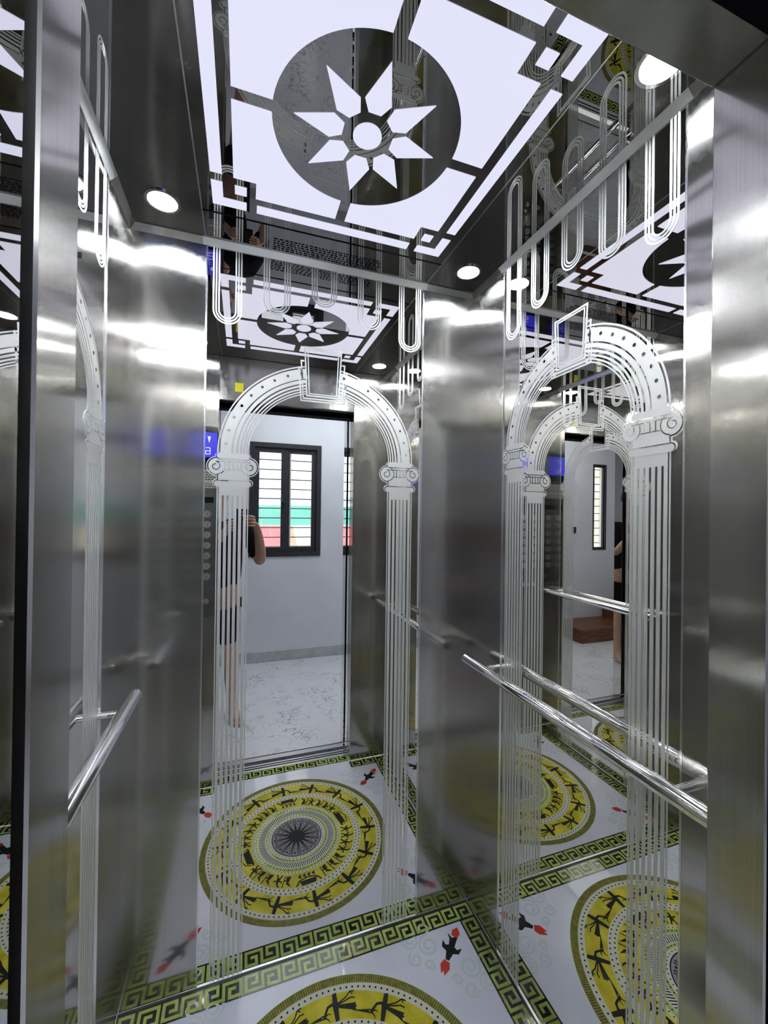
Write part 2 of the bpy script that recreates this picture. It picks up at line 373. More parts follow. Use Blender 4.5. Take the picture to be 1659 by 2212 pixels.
# ------------------------------------------------------------------ etched ornament on the mirrors
T1, T2, T3, T4 = 0.0006, 0.0010, 0.0014, 0.0018
def capital(c, z0, z1, hw, P0, par):
    """ionic capital between z0 (bottom) and z1 (top), shaft half width hw"""
    P = lambda u, v, t: P0(u, v, MT+t)
    h = z1-z0; S_ = lambda k: z0+k*h
    vr = 0.235*h; vz = S_(0.60); vu = hw*1.0
    def body(b, g, t0, t1):
        b.stadium(c-hw*1.02-g, c+hw*1.02+g, S_(0.83)-g, S_(1.0)+g*0.0, P, t0, t1)
        for s in (-1, 1): b.disc(c+s*vu, vz, vr+g, P, t0, t1, 28)
        b.poly([(c-vu, vz), (c+vu, vz), (c+vu, vz+vr+g), (c-vu, vz+vr+g)], P, t0, t1)
        b.poly([(c-hw*0.92-g, S_(0.1)), (c+hw*0.92+g, S_(0.1)), (c+hw*0.92+g, vz), (c-hw*0.92-g, vz)], P, t0, t1)
        b.stadium(c-hw*1.16-g, c+hw*1.16+g, S_(0.0)-g*0.0, S_(0.17)+g, P, t0, t1)
    o = body_b = MB(); body(o, 0.0062, 0, T1); cap = o.build('capital', 'etch', par)
    o = MB(); body(o, 0.0034, T1, T2); o.build('groove', 'mirror', cap)
    o = MB(); body(o, 0.0, T2, T3); o.build('relief', 'etch', cap)
    g = MB(); wl = 0.0026
    g.stroke([(c-hw*0.98, S_(0.83)-0.0013), (c+hw*0.98, S_(0.83)-0.0013)], wl, P, T3, T4)
    g.stroke([(c-hw*1.1, S_(0.17)+0.0013), (c+hw*1.1, S_(0.17)+0.0013)], wl, P, T3, T4)
    for s in (-1, 1):
        sp = []
        for k in range(30):
            a = PI/2 + k/29*2.1*PI; rr = vr*(0.58-0.34*k/29)
            sp.append((c+s*(vu+0.004 + rr*math.cos(a)*1.0), vz+rr*math.sin(a)))
        g.stroke(sp, wl, P, T3, T4)
        arc = [(c+s*(vu-vr*0.98*math.cos(a)), vz+vr*0.98*math.sin(a)) for a in [PI/2*0.75-k/10*PI*0.85 for k in range(11)]]
        g.stroke(arc, wl, P, T3, T4)
    g.stroke([(c-vu, vz+vr*0.58), (c+vu, vz+vr*0.58)], wl, P, T3, T4)
    g.stroke([(c-vu+vr, vz-vr*0.42), (c+vu-vr, vz-vr*0.42)], wl, P, T3, T4)
    for k in (-1, 0, 1):
        u = c+k*hw*0.28; g.stroke([(u, vz-vr*0.4), (u, vz+vr*0.55)], wl, P, T3, T4)
    g.build('etched_line', 'mirror', cap)
def column(c, cw, ztop, P0, par):
    P = lambda u, v, t: P0(u, v, MT+t)
    hw = cw/2; b = MB()
    for s in (-1, 1): b.poly([(c+s*hw, ZB), (c+s*(hw-0.0032), ZB), (c+s*(hw-0.0032), ztop), (c+s*hw, ztop)], P, 0, T1)
    iw = hw-0.0066; nb = 6; fl = 0.0056; bw = (2*iw-(nb-1)*fl)/nb; zf = ztop-0.028
    for k in range(nb):
        u = c-iw+k*(bw+fl); b.poly([(u, ZB), (u+bw, ZB), (u+bw, zf), (u, zf)], P, 0, T1)
    b.poly([(c-iw, zf), (c+iw, zf), (c+iw, ztop), (c-iw, ztop)], P, 0, T1)
    return b.build('etched_column', 'etch', par)
def arch(c, zs, rx, rz, kh, P0, par):
    """concentric bands springing at zs, outer radii rx, rz, cut at the keystone half width kh"""
    P = lambda u, v, t: P0(u, v, MT+t)
    b = MB(); n = 40
    def band(d0, d1):
        for s in (-1, 1):
            A = []; B = []
            a1 = math.acos(min(0.95, kh/(rx-d0)))
            for k in range(n+1):
                a = a1*k/n
                A.append((c+s*(rx-d0)*math.cos(a), zs+(rz-d0)*math.sin(a)))
                B.append((c+s*(rx-d1)*math.cos(a), zs+(rz-d1)*math.sin(a)))
            b.strip(A, B, P, 0, T1)
    for d0, d1 in ((0, 0.0042), (0.0090, 0.0425), (0.0460, 0.0570), (0.0620, 0.0682), (0.0732, 0.0780), (0.0826, 0.0866), (0.0906, 0.0940)): band(d0, d1)
    a = b.build('etched_arch', 'etch', par)
    dts = MB(); a1 = math.acos(kh/rx)
    for s in (-1, 1):
        for k in range(9):
            t = 0.10+(a1-0.16)*k/8
            dts.disc(c+s*(rx-0.024)*math.cos(t), zs+(rz-0.024)*math.sin(t), 0.0045, P, T1, T2, 14)
    dts.build('polished_dot', 'mirror', a)
    return a
def keystone(c, zt, zb, hwt, hwb, P0, par):
    P = lambda u, v, t: P0(u, v, MT+t)
    b = MB()
    def trap(z1, z0, a1, a0, wd, top=True):
        pts = [(c-a1, z1), (c-a0, z0), (c+a0, z0), (c+a1, z1)]
        b.stroke(pts, wd, P, 0, T1, closed=top)
    trap(zt, zb+0.018, hwt, hwb, 0.0048)
    trap(zt-0.007, zb+0.025, hwt-0.0095, hwb-0.008, 0.0036)
    for s in (-1, 1):
        b.stroke([(c+s*(hwt+0.002), zt-0.048), (c+s*(hwt+0.012), zt-0.048), (c+s*(hwb+0.012), zb+0.008), (c, zb+0.008)], 0.0048, P, 0, T1)
        b.stroke([(c+s*(hwt+0.010), zt-0.072), (c+s*(hwt+0.020), zt-0.072), (c+s*(hwb+0.019), zb), (c, zb)], 0.0050, P, 0, T1)
    return b.build('etched_keystone', 'etch', par)
def loop(c, wd, zb, P0, par):
    P = lambda u, v, t: P0(u, v, MT+t)
    b = MB(); 
    for k in range(3):
        r = wd/2-k*0.0082; zc = zb+wd/2
        pts = [(c-r, ZT-0.001)] + [(c+r*math.cos(a), zc+r*math.sin(a)) for a in [PI+j/18*PI for j in range(19)]] + [(c+r, ZT-0.001)]
        b.stroke(pts, 0.0046, P, 0, T1)
    return b.build('etched_loop', 'etch', par)
def ornament(P, par, c, off, cw, z0, z1, rx, ztop, kt, loops, lw):
    for s in (-1, 1):
        column(c+s*off, cw, z0, P, par)
        capital(c+s*off, z0, z1, cw/2, P, par)
    arch(c, z1, rx, ztop-z1, kt[2]-0.004, P, par)
    keystone(c, kt[0], kt[1], kt[2], kt[3], P, par)
    for u, z in loops: loop(u, lw, z, P, par)
ornament(P_back, wall_back, CX, 0.286, 0.096, 1.568, 1.676, 0.334, 1.990, (2.050, 1.868, 0.063, 0.055),
         [(CX-0.310, 2.088), (CX-0.157, 2.145), (CX, 2.197), (CX+0.163, 2.145), (CX+0.318, 2.088)], 0.083)
SL = [(CY+d, z) for d, z in ((0.258, 2.075), (0.132, 2.122), (0.004, 2.166), (-0.124, 2.124), (-0.250, 2.080))]
ornament(P_right, wall_right, CY+0.006, 0.236, 0.092, 1.625, 1.722, 0.281, 1.990, (2.042, 1.885, 0.058, 0.051), SL, 0.073)
ornament(P_left, wall_left, CY+0.006, 0.236, 0.092, 1.625, 1.722, 0.281, 1.990, (2.042, 1.885, 0.058, 0.051), SL, 0.073)

# ------------------------------------------------------------------ printed floor
Z0 = 0.0003
def fl(k): return Z0*k
b = MB(); FB = 0.062; e = 0.008
for x0, x1, y0, y1 in ((XL, XR, YB-FB-e, YB), (XL, XL+FB+e, YF, YB-FB-e), (XR-FB-e, XR, YF, YB-FB-e), (XL+FB+e, JL+0.004, YF, YF+FB), (JR-0.004, XR-FB-e, YF, YF+FB), (JL, JR, 0.331, 0.331+FB)):
    b.poly([(x0, y0), (x1, y0), (x1, y1), (x0, y1)], P_floor, 0, fl(1))
border = b.build('meander_border', 'f_dark', floor)
KEY = [(.19, .45), (.35, .45), (.35, .90), (.065, .90), (.065, .10), (.5, .10), (.5, .90), (.935, .90), (.935, .10), (.65, .10), (.65, .55), (.81, .55)]
def key_run(name, o, du, dv, length, n):
    o = Vector(o); du = Vector(du); dv = Vector(dv); L = length/n; h = 0.052
    base = None
    for k in range(n):
        b = MB(); q = lambda u, v: tuple(o+du*(k*L+u*L)+dv*(0.004+v*h))
        b.stroke([q(u, v) for u, v in KEY], 0.0092, P_floor, fl(1), fl(2))
        b.build('meander_key', 'f_green', border)
i0 = FB+e
key_run('back', (XL+e, YB-FB-e+0.001), (1, 0), (0, 1), XR-XL-2*e, 10)
key_run('right', (XR-FB-e+0.001, YB-i0), (0, -1), (1, 0), YB-i0-YF, 8)
key_run('left', (XL+i0-0.001, YF), (0, 1), (-1, 0), YB-i0-YF, 8)
key_run('front', (JL, YF+FB-0.002), (-1, 0), (0, -1), JL-XL-i0, 1)
key_run('front', (XR-i0, YF+FB-0.002), (-1, 0), (0, -1), XR-i0-JR, 1)
key_run('front', (JR, 0.331+FB-0.002), (-1, 0), (0, -1), JR-JL, 6)
# medallion
R = 0.411
def disc_part(name, r, mat, k, par): return MB().disc(CX, CY, r, P_floor, 0, fl(k), 128).build(name, mat, par)
med = disc_part('medallion', R, 'f_olive', 1, floor)
hb = MB()
for k in range(360):
    a = 2*PI*k/360; da = 0.0030
    hb.poly([(CX+r*math.cos(a+s), CY+r*math.sin(a+s)) for r, s in ((0.388, -da), (R-0.002, -da), (R-0.002, da), (0.388, da))], P_floor, fl(1), fl(2))
tag(hb.build('hatching', M['f_hatch'], med), kind='stuff')
disc_part('white_ring', 0.386, 'f_cream', 2, med)
disc_part('yellow_ring', 0.364, 'f_yellow', 3, med)
disc_part('pale_ring', 0.292, 'f_cream', 4, med)
disc_part('yellow_ring', 0.262, 'f_yellow', 5, med)
disc_part('pale_ring', 0.197, 'f_cream', 6, med)
disc_part('olive_ring', 0.186, 'f_green', 7, med)
disc_part('pale_ring', 0.172, 'f_cream', 8, med)
disc_part('olive_ring', 0.138, 'f_green', 9, med)
disc_part('pale_ring', 0.128, 'f_cream', 10, med)
disc_part('star_ground', 0.112, 'f_black', 11, med)
disc_part('star_ground', 0.108, 'f_grey', 12, med)
def dots(r, n, rd, k, ph=0):
    b = MB()
    for i in range(n):
        a = 2*PI*(i+ph)/n; b.disc(CX+r*math.cos(a), CY+r*math.sin(a), rd, P_floor, fl(k), fl(k+1), 8)
    tag(b.build('dot_ring', 'f_black', med), kind='stuff')
dots(0.375, 128, 0.0031, 3); dots(0.285, 92, 0.0030, 5); dots(0.270, 92, 0.0030, 5, 0.5)
dots(0.1915, 84, 0.0023, 7); dots(0.179, 70, 0.0024, 8); dots(0.133, 56, 0.0024, 10); dots(0.120, 48, 0.0022, 11)
hb = MB()
for k in range(110):
    a = 2*PI*k/110
    hb.poly([(CX+r*math.cos(a+s), CY+r*math.sin(a+s)) for r, s in ((0.142, 0), (0.168, 0.055), (0.168, 0.073), (0.142, 0.024))], P_floor, fl(8), fl(9))
tag(hb.build('hatching', 'f_black', med), kind='stuff')
NP = 16
sb = MB(); pts = []
for k in range(NP*2):
    a = PI*k/NP; r = 0.100 if k % 2 == 0 else 0.034
    pts.append((CX+r*math.cos(a), CY+r*math.sin(a)))
sb.poly(pts, P_floor, fl(12), fl(13)); star = sb.build('star', 'f_black', med)
lb = MB()
for k in range(NP):
    a0, a1, am = 2*PI*k/NP, 2*PI*(k+1)/NP, 2*PI*(k+.5)/NP
    for w_ in (0.0, 0.012):
        lb.stroke([(CX+(0.103)*math.cos(a0+0.03+w_*2.2), CY+0.103*math.sin(a0+0.03+w_*2.2)), (CX+(0.046+w_*1.6)*math.cos(am), CY+(0.046+w_*1.6)*math.sin(am)), (CX+0.103*math.cos(a1-0.03-w_*2.2), CY+0.103*math.sin(a1-0.03-w_*2.2))], 0.0022, P_floor, fl(12), fl(13))
    lb.poly([(CX+0.098*math.cos(am-.06), CY+0.098*math.sin(am-.06)), (CX+0.098*math.cos(am+.06), CY+0.098*math.sin(am+.06)), (CX+0.086*math.cos(am), CY+0.086*math.sin(am))], P_floor, fl(12), fl(13.5))
lb.build('star_line', 'f_black', med)
def place(u, v, a, r):
    """local frame: u forward (counter-clockwise), v outward, at radius r, angle a"""
    t = Vector((-math.sin(a), math.cos(a))); n = Vector((math.cos(a), math.sin(a)))
    q = Vector((CX, CY)) + n*(r+v) + t*u
    return (q.x, q.y)
NBIRD = 14
for i in range(NBIRD):
    a = 2*PI*(i+0.28)/NBIRD; r = 0.330; k0, k1 = fl(3), fl(4)
    q = lambda u, v: place(u*1.04, v*1.08, a, r)
    b = MB()
    b.poly([q(*p) for p in ((-.006, -.033), (.005, -.035), (.010, .0), (.009, .031), (-.003, .033), (-.006, .0))], P_floor, k0, k1)
    b.poly([q(*p) for p in ((-.002, .003), (-.058, -.002), (-.055, -.007), (-.060, -.011), (-.054, -.014), (-.056, -.020), (-.002, -.004))], P_floor, k0, k1)
    b.stroke([q(*p) for p in ((-.004, .005), (-.030, .016), (-.044, .028), (-.056, .027))], 0.0036, P_floor, k0, k1)
    b.stroke([q(*p) for p in ((-.044, .028), (-.050, .020))], 0.0030, P_floor, k0, k1)
    b.stroke([q(*p) for p in ((-.004, .003), (-.030, .009), (-.044, .013), (-.056, .010))], 0.0036, P_floor, k0, k1)
    b.stroke([q(*p) for p in ((0, 0), (.012, .006), (.024, .002), (.031, -.010), (.034, -.019))], [.008, .0075, .0068, .0068, .008], P_floor, k0, k1)
    b.poly([q(*p) for p in ((.030, -.016), (.039, -.014), (.092, -.028), (.038, -.024), (.030, -.023))], P_floor, k0, k1)
    b.stroke([q(*p) for p in ((.033, -.018), (.024, -.013), (.016, -.016))], [.004, .003, .0012], P_floor, k0, k1)
    b.stroke([q(*p) for p in ((.033, -.021), (.025, -.026), (.020, -.033))], [.004, .003, .0012], P_floor, k0, k1)
    bo = b.build('bird', 'f_black', med)
    MB().disc(*q(.041, -.0195), 0.0017, P_floor, k1, fl(5), 8).build('eye', 'f_cream', bo)
# frieze of little figures between the rings
rnd = random.Random(3)
def figure(a, kind):
    b = MB(); r = 0.201; k0, k1 = fl(5), fl(6)
    q = lambda u, v: place(u*1.16, v*1.06, a, r)
    if kind == 0:      # dancer with plume
        j = rnd.uniform(-.003, .003)
        b.poly([q(*p) for p in ((-.007, .016), (.007, .016), (.004, .033), (-.004, .033))], P_floor, k0, k1)
        b.disc(*q(j*.5, .037), 0.0046, P_floor, k0, k1, 10)
        b.stroke([q(*p) for p in ((j, .040), (-.006, .050), (-.012, .052))], [.006, .005, .003], P_floor, k0, k1)
        for s in (-1, 1):
            b.stroke([q(*p) for p in ((s*.003, .017), (s*.007, .009), (s*.010+j, .002))], .0056, P_floor, k0, k1)
            b.stroke([q(*p) for p in ((s*.003, .030), (s*.011, .027+2*j), (s*.014, .035+j))], .0048, P_floor, k0, k1)
    elif kind == 1:    # figure with a spear
        b.poly([q(*p) for p in ((-.009, .006), (.008, .008), (.006, .030), (-.004, .032))], P_floor, k0, k1)
        b.disc(*q(.002, .036), 0.005, P_floor, k0, k1, 10)
        b.stroke([q(*p) for p in ((.012, .003), (.017, .054))], .0036, P_floor, k0, k1)
        b.stroke([q(*p) for p in ((.002, .026), (.014, .024))], .0048, P_floor, k0, k1)
        b.poly([q(*p) for p in ((-.004, .034), (.002, .041), (-.014, .052))], P_floor, k0, k1)
    elif kind == 2:    # stilt house with drummers
        b.stroke([q(*p) for p in ((-.044, .050), (-.030, .030), (0, .022), (.030, .030), (.044, .050))], .0055, P_floor, k0, k1)
        b.poly([q(*p) for p in ((-.030, .033), (.030, .033), (.024, .054), (-.024, .054))], P_floor, k0, k1)
        for u in (-.024, -.008, .008, .024):
            b.stroke([q(u, .022), q(u, .004)], .005, P_floor, k0, k1); b.disc(*q(u+.004, .012), .0045, P_floor, k0, k1, 8)
    else:              # boat shaped house
        b.stroke([q(*p) for p in ((-.040, .014), (-.030, .036), (0, .046), (.030, .036), (.040, .014))], .004, P_floor, k0, k1)
        b.poly([q(*p) for p in ((-.034, .010), (.034, .010), (.028, .030), (-.028, .030))], P_floor, k0, k1)
        b.poly([q(*p) for p in ((-.040, .004), (.040, .004), (.044, .012), (-.044, .012))], P_floor, k0, k1)
    b.build('frieze_figure', 'f_black', med)
seq = [0, 0, 0, 0, 1, 1, 1, None, 2, None, 1, 0, 1, 1, 0, None, 3, None]*2
ang = 0.1; st = 2*PI/len(seq)
for i, k in enumerate(seq):
    if k is not None: figure(ang+i*st, k)
# corner flowers: dark stem with two red buds and pale scrolls
def corner(cx_, cy_, dx, dy):
    d = Vector((dx, dy)).normalized(); n = Vector((-d.y, d.x)) 
    o = Vector((cx_, cy_))
    q = lambda u, v: tuple(o+d*u+n*v)       # u towards the corner
    b = MB()
    for s in (-1, 1):
        for (u0, v0, rr, tn, ph) in ((-.03, .072, .036, 1.6, 0.5), (-.045, .135, .030, 1.5, 2.0), (.012, .112, .022, 1.2, 3.6), (-.092, .095, .024, 1.3, 1.2), (-.088, .048, .018, 1.2, 4.2)):
            sp = []
            for k in range(22):
                a = ph+k/21*2*PI*tn; r_ = rr*(1-0.75*k/21); sp.append(q(u0+r_*math.cos(a), s*(v0+r_*math.sin(a))))
            b.stroke(sp, 0.0075, P_floor, 0, fl(1))
    c = b.build('corner_scroll', 'f_pale', floor)
    b = MB()
    b.poly([q(*p) for p in ((-.046, -.006), (-.046, .006), (-.020, .012), (-.012, .030), (.010, .034), (-.002, .020), (.004, .010), (.024, .014), (.040, .026), (.030, .006), (.052, -.012), (.026, -.010), (.004, -.010), (-.002, -.020), (.010, -.034), (-.012, -.030), (-.020, -.012))], P_floor, 0, fl(2))
    s_ = b.build('corner_stem', 'f_black', floor)
    for pts in (((-.052, -.010), (-.048, .010), (-.068, .017), (-.094, .006), (-.082, .002), (-.096, -.006), (-.070, -.016)), ((.036, -.010), (.040, .012), (.058, .014), (.074, .000), (.056, -.014))):
        MB().poly([q(*p) for p in pts], P_floor, 0, fl(2.5)).build('red_bud', 'f_red', s_)
ox, oy = 0.445, 0.372
for sx, sy in ((1, 1), (-1, 1), (1, -1), (-1, -1)):
    corner(CX+sx*ox, CY+sy*oy*(1 if sy > 0 else 0.86), sx, sy)

# ------------------------------------------------------------------ ceiling light: backlit pattern let into the smoked mirror
lamp = tag(empty('ceiling_light', (CX, CY, H)), 'backlit white ceiling light with eight-petal star in dark disc', 'ceiling light')
Pc = lambda u, v, t: P_ceil(CX+u, CY+v, t)
TG = 0.0015
def glowpart(name, pts): return under(MB().poly(pts, Pc, 0, TG).build(name, 'panel_glow'), lamp)
for sx in (-1, 1):
    for sy in (-1, 1):
        f = lambda pts: [(sx*a, sy*b_) for a, b_ in pts]
        arc = [(0.208*math.cos(t), 0.208*math.sin(t)) for t in [math.asin(0.014/0.208)+k/24*(PI/2-2*math.asin(0.014/0.208)) for k in range(25)]]
        glowpart('light_field', f([(0.289, 0.014), (0.289, 0.224), (0.233, 0.224), (0.233, 0.279), (0.014, 0.279)] + arc[::-1]))
        glowpart('corner_strip', f([(0.344, 0.249), (0.344, 0.334), (0.256, 0.334), (0.256, 0.304), (0.316, 0.304), (0.316, 0.249)]))
        glowpart('light_square', f([(0.256, 0.249), (0.286, 0.249), (0.286, 0.279), (0.256, 0.279)]))
    glowpart('light_strip', [(sx*0.316, -0.222), (sx*0.344, -0.222), (sx*0.344, 0.222), (sx*0.316, 0.222)])
    glowpart('light_strip', [(-0.229, sx*0.304), (0.229, sx*0.304), (0.229, sx*0.334), (-0.229, sx*0.334)])
for k in range(8):
    a = k*PI/4; d = Vector((math.cos(a), math.sin(a))); n = Vector((-d.y, d.x))
    glowpart('petal', [tuple(d*u+n*v) for u, v in ((.056, -.014), (.082, -.029), (.163, 0), (.082, .029), (.056, .014))])
under(MB().disc(0, 0, 0.0325, Pc, 0, TG, 40).build('light_disc', 'panel_glow'), lamp)
# joints of the ceiling plate and vent slots in its rear margin
for x in (-0.375, 0.375): MB().poly([(x-0.0015, -0.48), (x+0.0015, -0.48), (x+0.0015, 0.51), (x-0.0015, 0.51)], Pc, 0, 0.0006).build('plate_joint', 'edge', ceiling)
MB().poly([(-0.375, 0.368), (0.375, 0.368), (0.375, 0.374), (-0.375, 0.374)], Pc, 0, 0.0006).build('plate_joint', 'black', ceiling)
vb = MB(); rv = random.Random(5)
for r_ in range(6):
    u = -0.175
    while u < 0.175:
        L = rv.choice((0.006, 0.009, 0.012)); v = 0.425+r_*0.0105
        vb.poly([(u, v), (u+L, v), (u+L, v+0.0045), (u, v+0.0045)], Pc, 0, 0.0006); u += L+rv.choice((0.003, 0.005))
tag(vb.build('vent_slot', 'black', ceiling), kind='stuff')

# downlights
names = {(-0.221, 1.262): 'round downlight over the rear left corner, brightest at left', (0.735, 1.262): 'round downlight over the rear right corner beside the etched loops',
         (0.730, 0.556): 'round downlight near the door head, half hidden at upper right', (-0.221, 0.556): 'round downlight over the front left corner, seen only in the mirrors'}
for (x, y), lb in names.items():
    d = tag(empty('downlight', (x, y, H)), lb, 'downlight', 'ceiling downlights')
    Pd = lambda u, v, t: (u, v, -t)
    MB().ring(0, 0, 0.037, 0.045, Pd, 0, 0.003, 40).build('trim_ring', 'chrome', d)
    MB().disc(0, 0, 0.0365, Pd, 0, 0.002, 40).build('lens', 'spot_glow', d)

# ------------------------------------------------------------------ handrails
for side, lb in ((1, 'long polished steel handrail on the right wall'), (-1, 'polished steel handrail on the left wall, partly hidden by the door jamb')):
    xw = XR-BT if side > 0 else XL+BT
    x = (XR-0.064) if side > 0 else (XL+0.060); z = 0.964 if side > 0 else 0.982
    y0, y1 = 0.462, (1.318 if side > 0 else 1.285)
    h = tag(empty('handrail', (xw, CY, z)), lb, 'handrail', 'lift handrails')
    under(MB().cyl((x, y0, z), (x, y1, z), 0.0172, 32).build('bar', 'chrome', None, True), h)
    for y in (y0+0.10, y1-0.105):
        br = under(MB().cyl((x, y, z), (XR-MT if side > 0 else XL+MT, y, z), 0.0085, 20).build('bracket', 'chrome', None, True), h)
    for y, s in ((y0, -1), (y1, 1)):
        under(MB().cyl((x, y, z), (x, y+s*0.004, z), 0.0172, 32, 0.0135).build('end_cap', 'chrome'), h)

# ------------------------------------------------------------------ control panel on the left return
cop = tag(empty('control_panel', (-0.228, YF, 0.9)), 'lift control panel with blue floor display and round buttons', 'control panel')
Q = lambda u, v, t: (u, YF+t, v)
def cp(name, bld, mat, par=None):
    o = bld.build(name, mat)
    if par is None: under(o, cop)
    else: o.parent = par; o.matrix_parent_inverse = Matrix()
    return o
def rect(u0, u1, v0, v1, t0, t1, P=Q): return MB().poly([(u0, v0), (u1, v0), (u1, v1), (u0, v1)], P, t0, t1)
cp('plate', rect(-0.328, -0.1330, 0.92, 2.02, 0, 0.003), 'cop')
bz = cp('bezel', rect(-0.274, -0.1335, 1.735, 1.947, 0.003, 0.0042), 'gloss_black')
scr = cp('display', rect(-0.266, -0.1375, 1.781, 1.915, 0.0042, 0.0048), 'blue_glow')
def kid(o, par): 
    o.parent = par; return o
sd = MB(); cu, cv, sw, sh = -0.184, 1.815, 0.011, 0.017
X = lambda k: cu-k*sw     # viewer's right is -x
for a, b_ in (((1, 1), (-1, 1)), ((-1, 1), (-1, 0)), ((-1, 0), (1, 0)), ((-1, 0), (-1, -1)), ((1, 0), (1, -1)), ((-1, -1), (1, -1))):
    sd.stroke([(X(a[0]), cv+a[1]*sh), (X(b_[0]), cv+b_[1]*sh)], 0.0042, Q, 0.0048, 0.0052)
def sub(o, par): o.parent = par; o.matrix_parent_inverse = par.matrix_parent_inverse.inverted() if False else Matrix(); return o
# meshes are written in world coordinates and the parent mesh sits at the origin of its empty, so copy its offset
sub(sd.build('digit', 'white_glow'), scr)
sub(MB().poly([(-0.186, 1.893), (-0.170, 1.893), (-0.178, 1.858)], Q, 0.0048, 0.0052).build('arrow', 'white_glow'), scr)
lbp = cp('notice_plate', rect(-0.325, -0.136, 1.615, 1.715, 0.003, 0.0036), 'label')
tx = MB(); rn = random.Random(11)
for r_ in range(7):
    u = -0.318
    while u < -0.142:
        L = rn.uniform(0.006, 0.016)
        if r_ not in (2,): tx.poly([(u, 1.622+r_*0.0125), (u+L, 1.622+r_*0.0125), (u+L, 1.627+r_*0.0125), (u, 1.627+r_*0.0125)], Q, 0.0036, 0.0039)
        u += L+0.004
sub(tx.build('notice_text', 'ink'), lbp)
cp('card_reader', rect(-0.30, -0.152, 1.535, 1.567, 0.003, 0.0045), 'gloss_black')
for r_ in range(7):
    for x in (-0.272, -0.182):
        z = 1.475-r_*0.056
        bt = cp('button', MB().cyl((x, YF+0.003, z), (x, YF+0.0065, z), 0.0185, 28), 'alu')
        sub(MB().ring(x, z, 0.0185, 0.0215, Q, 0.003, 0.0072, 28).build('button_ring', 'chrome'), bt)
        nb = MB(); nb.stroke([(x, z-0.006), (x, z+0.006)], 0.002, Q, 0.0065, 0.0068); sub(nb.build('button_mark', 'ink'), bt)
for x in (-0.295, -0.160):
    ks = cp('key_switch', MB().cyl((x, YF+0.003, 1.062), (x, YF+0.010, 1.062), 0.0115, 24), 'chrome')
    sub(rect(x-0.0012, x+0.0012, 1.056, 1.068, 0.010, 0.0103).build('key_slot', 'black'), ks)
for x in (-0.272, -0.227, -0.182):
    cp('button', MB().cyl((x, YF+0.003, 1.005), (x, YF+0.0075, 1.005), 0.014, 24), 'alu')
# sticker over the doorway
tag(rect(-0.052, -0.008, 2.150, 2.200, 0.0, 0.0012).build('sticker', 'paper'), 'small yellow sticker on the steel head over the doorway', 'sticker')

# ------------------------------------------------------------------ landing outside the lift
YW = -1.45; LX0, LX1 = -1.7, 3.1; LZ = 2.75; YL = 0.155
tag(MB().box(LX0, LX1, YW-0.12, 0.1845, -0.05, -0.001).build('floor_landing', 'marble'), 'white veined marble landing floor', None, None, S)
tag(MB().box(LX0, LX1, YW-0.12, 0.235, LZ, LZ+0.05).build('ceiling_landing', 'plaster'), 'white landing ceiling', None, None, S)
W1 = (0.054, 0.762, 1.045, 2.185); W2 = (2.05, 2.28, 1.045, 2.185)
b = MB()
xs = [LX0, W1[0], W1[1], W2[0], W2[1], LX1]
for k in range(5):
    if k in (1, 3):
        b.box(xs[k], xs[k+1], YW-0.12, YW, 0, W1[2]).box(xs[k], xs[k+1], YW-0.12, YW, W1[3], LZ)
    else: b.box(xs[k], xs[k+1], YW-0.12, YW, 0, LZ)
tag(b.build('wall_rear', 'plaster'), 'white landing wall with black framed window', None, None, S)
tag(MB().box(LX0-0.1, LX0, YW-0.12, 0.235, 0, LZ).build('wall_landing_left', 'plaster'), 'white left end wall of the landing', None, None, S)
tag(MB().box(LX1, LX1+0.1, YW-0.12, 0.235, 0, LZ).build('wall_landing_right', 'plaster'), 'white right end wall of the landing', None, None, S)
tag(MB().box(LX0, JL-0.10, YL+0.004, 0.235, 0, LZ).box(JR+0.10, LX1, YL+0.004, 0.235, 0, LZ).box(JL-0.10, JR+0.10, YL+0.004, 0.235, HD+0.10, LZ).build('wall_landing_front', 'plaster'), 'white landing wall round the lift doorway', None, None, S)
tag(MB().cbox(LX0, 1.30, YW, YW+0.010, 0, 0.105, 0.002).build('baseboard_rear', 'skirt'), 'grey marble skirting along the landing wall', None, None, S)

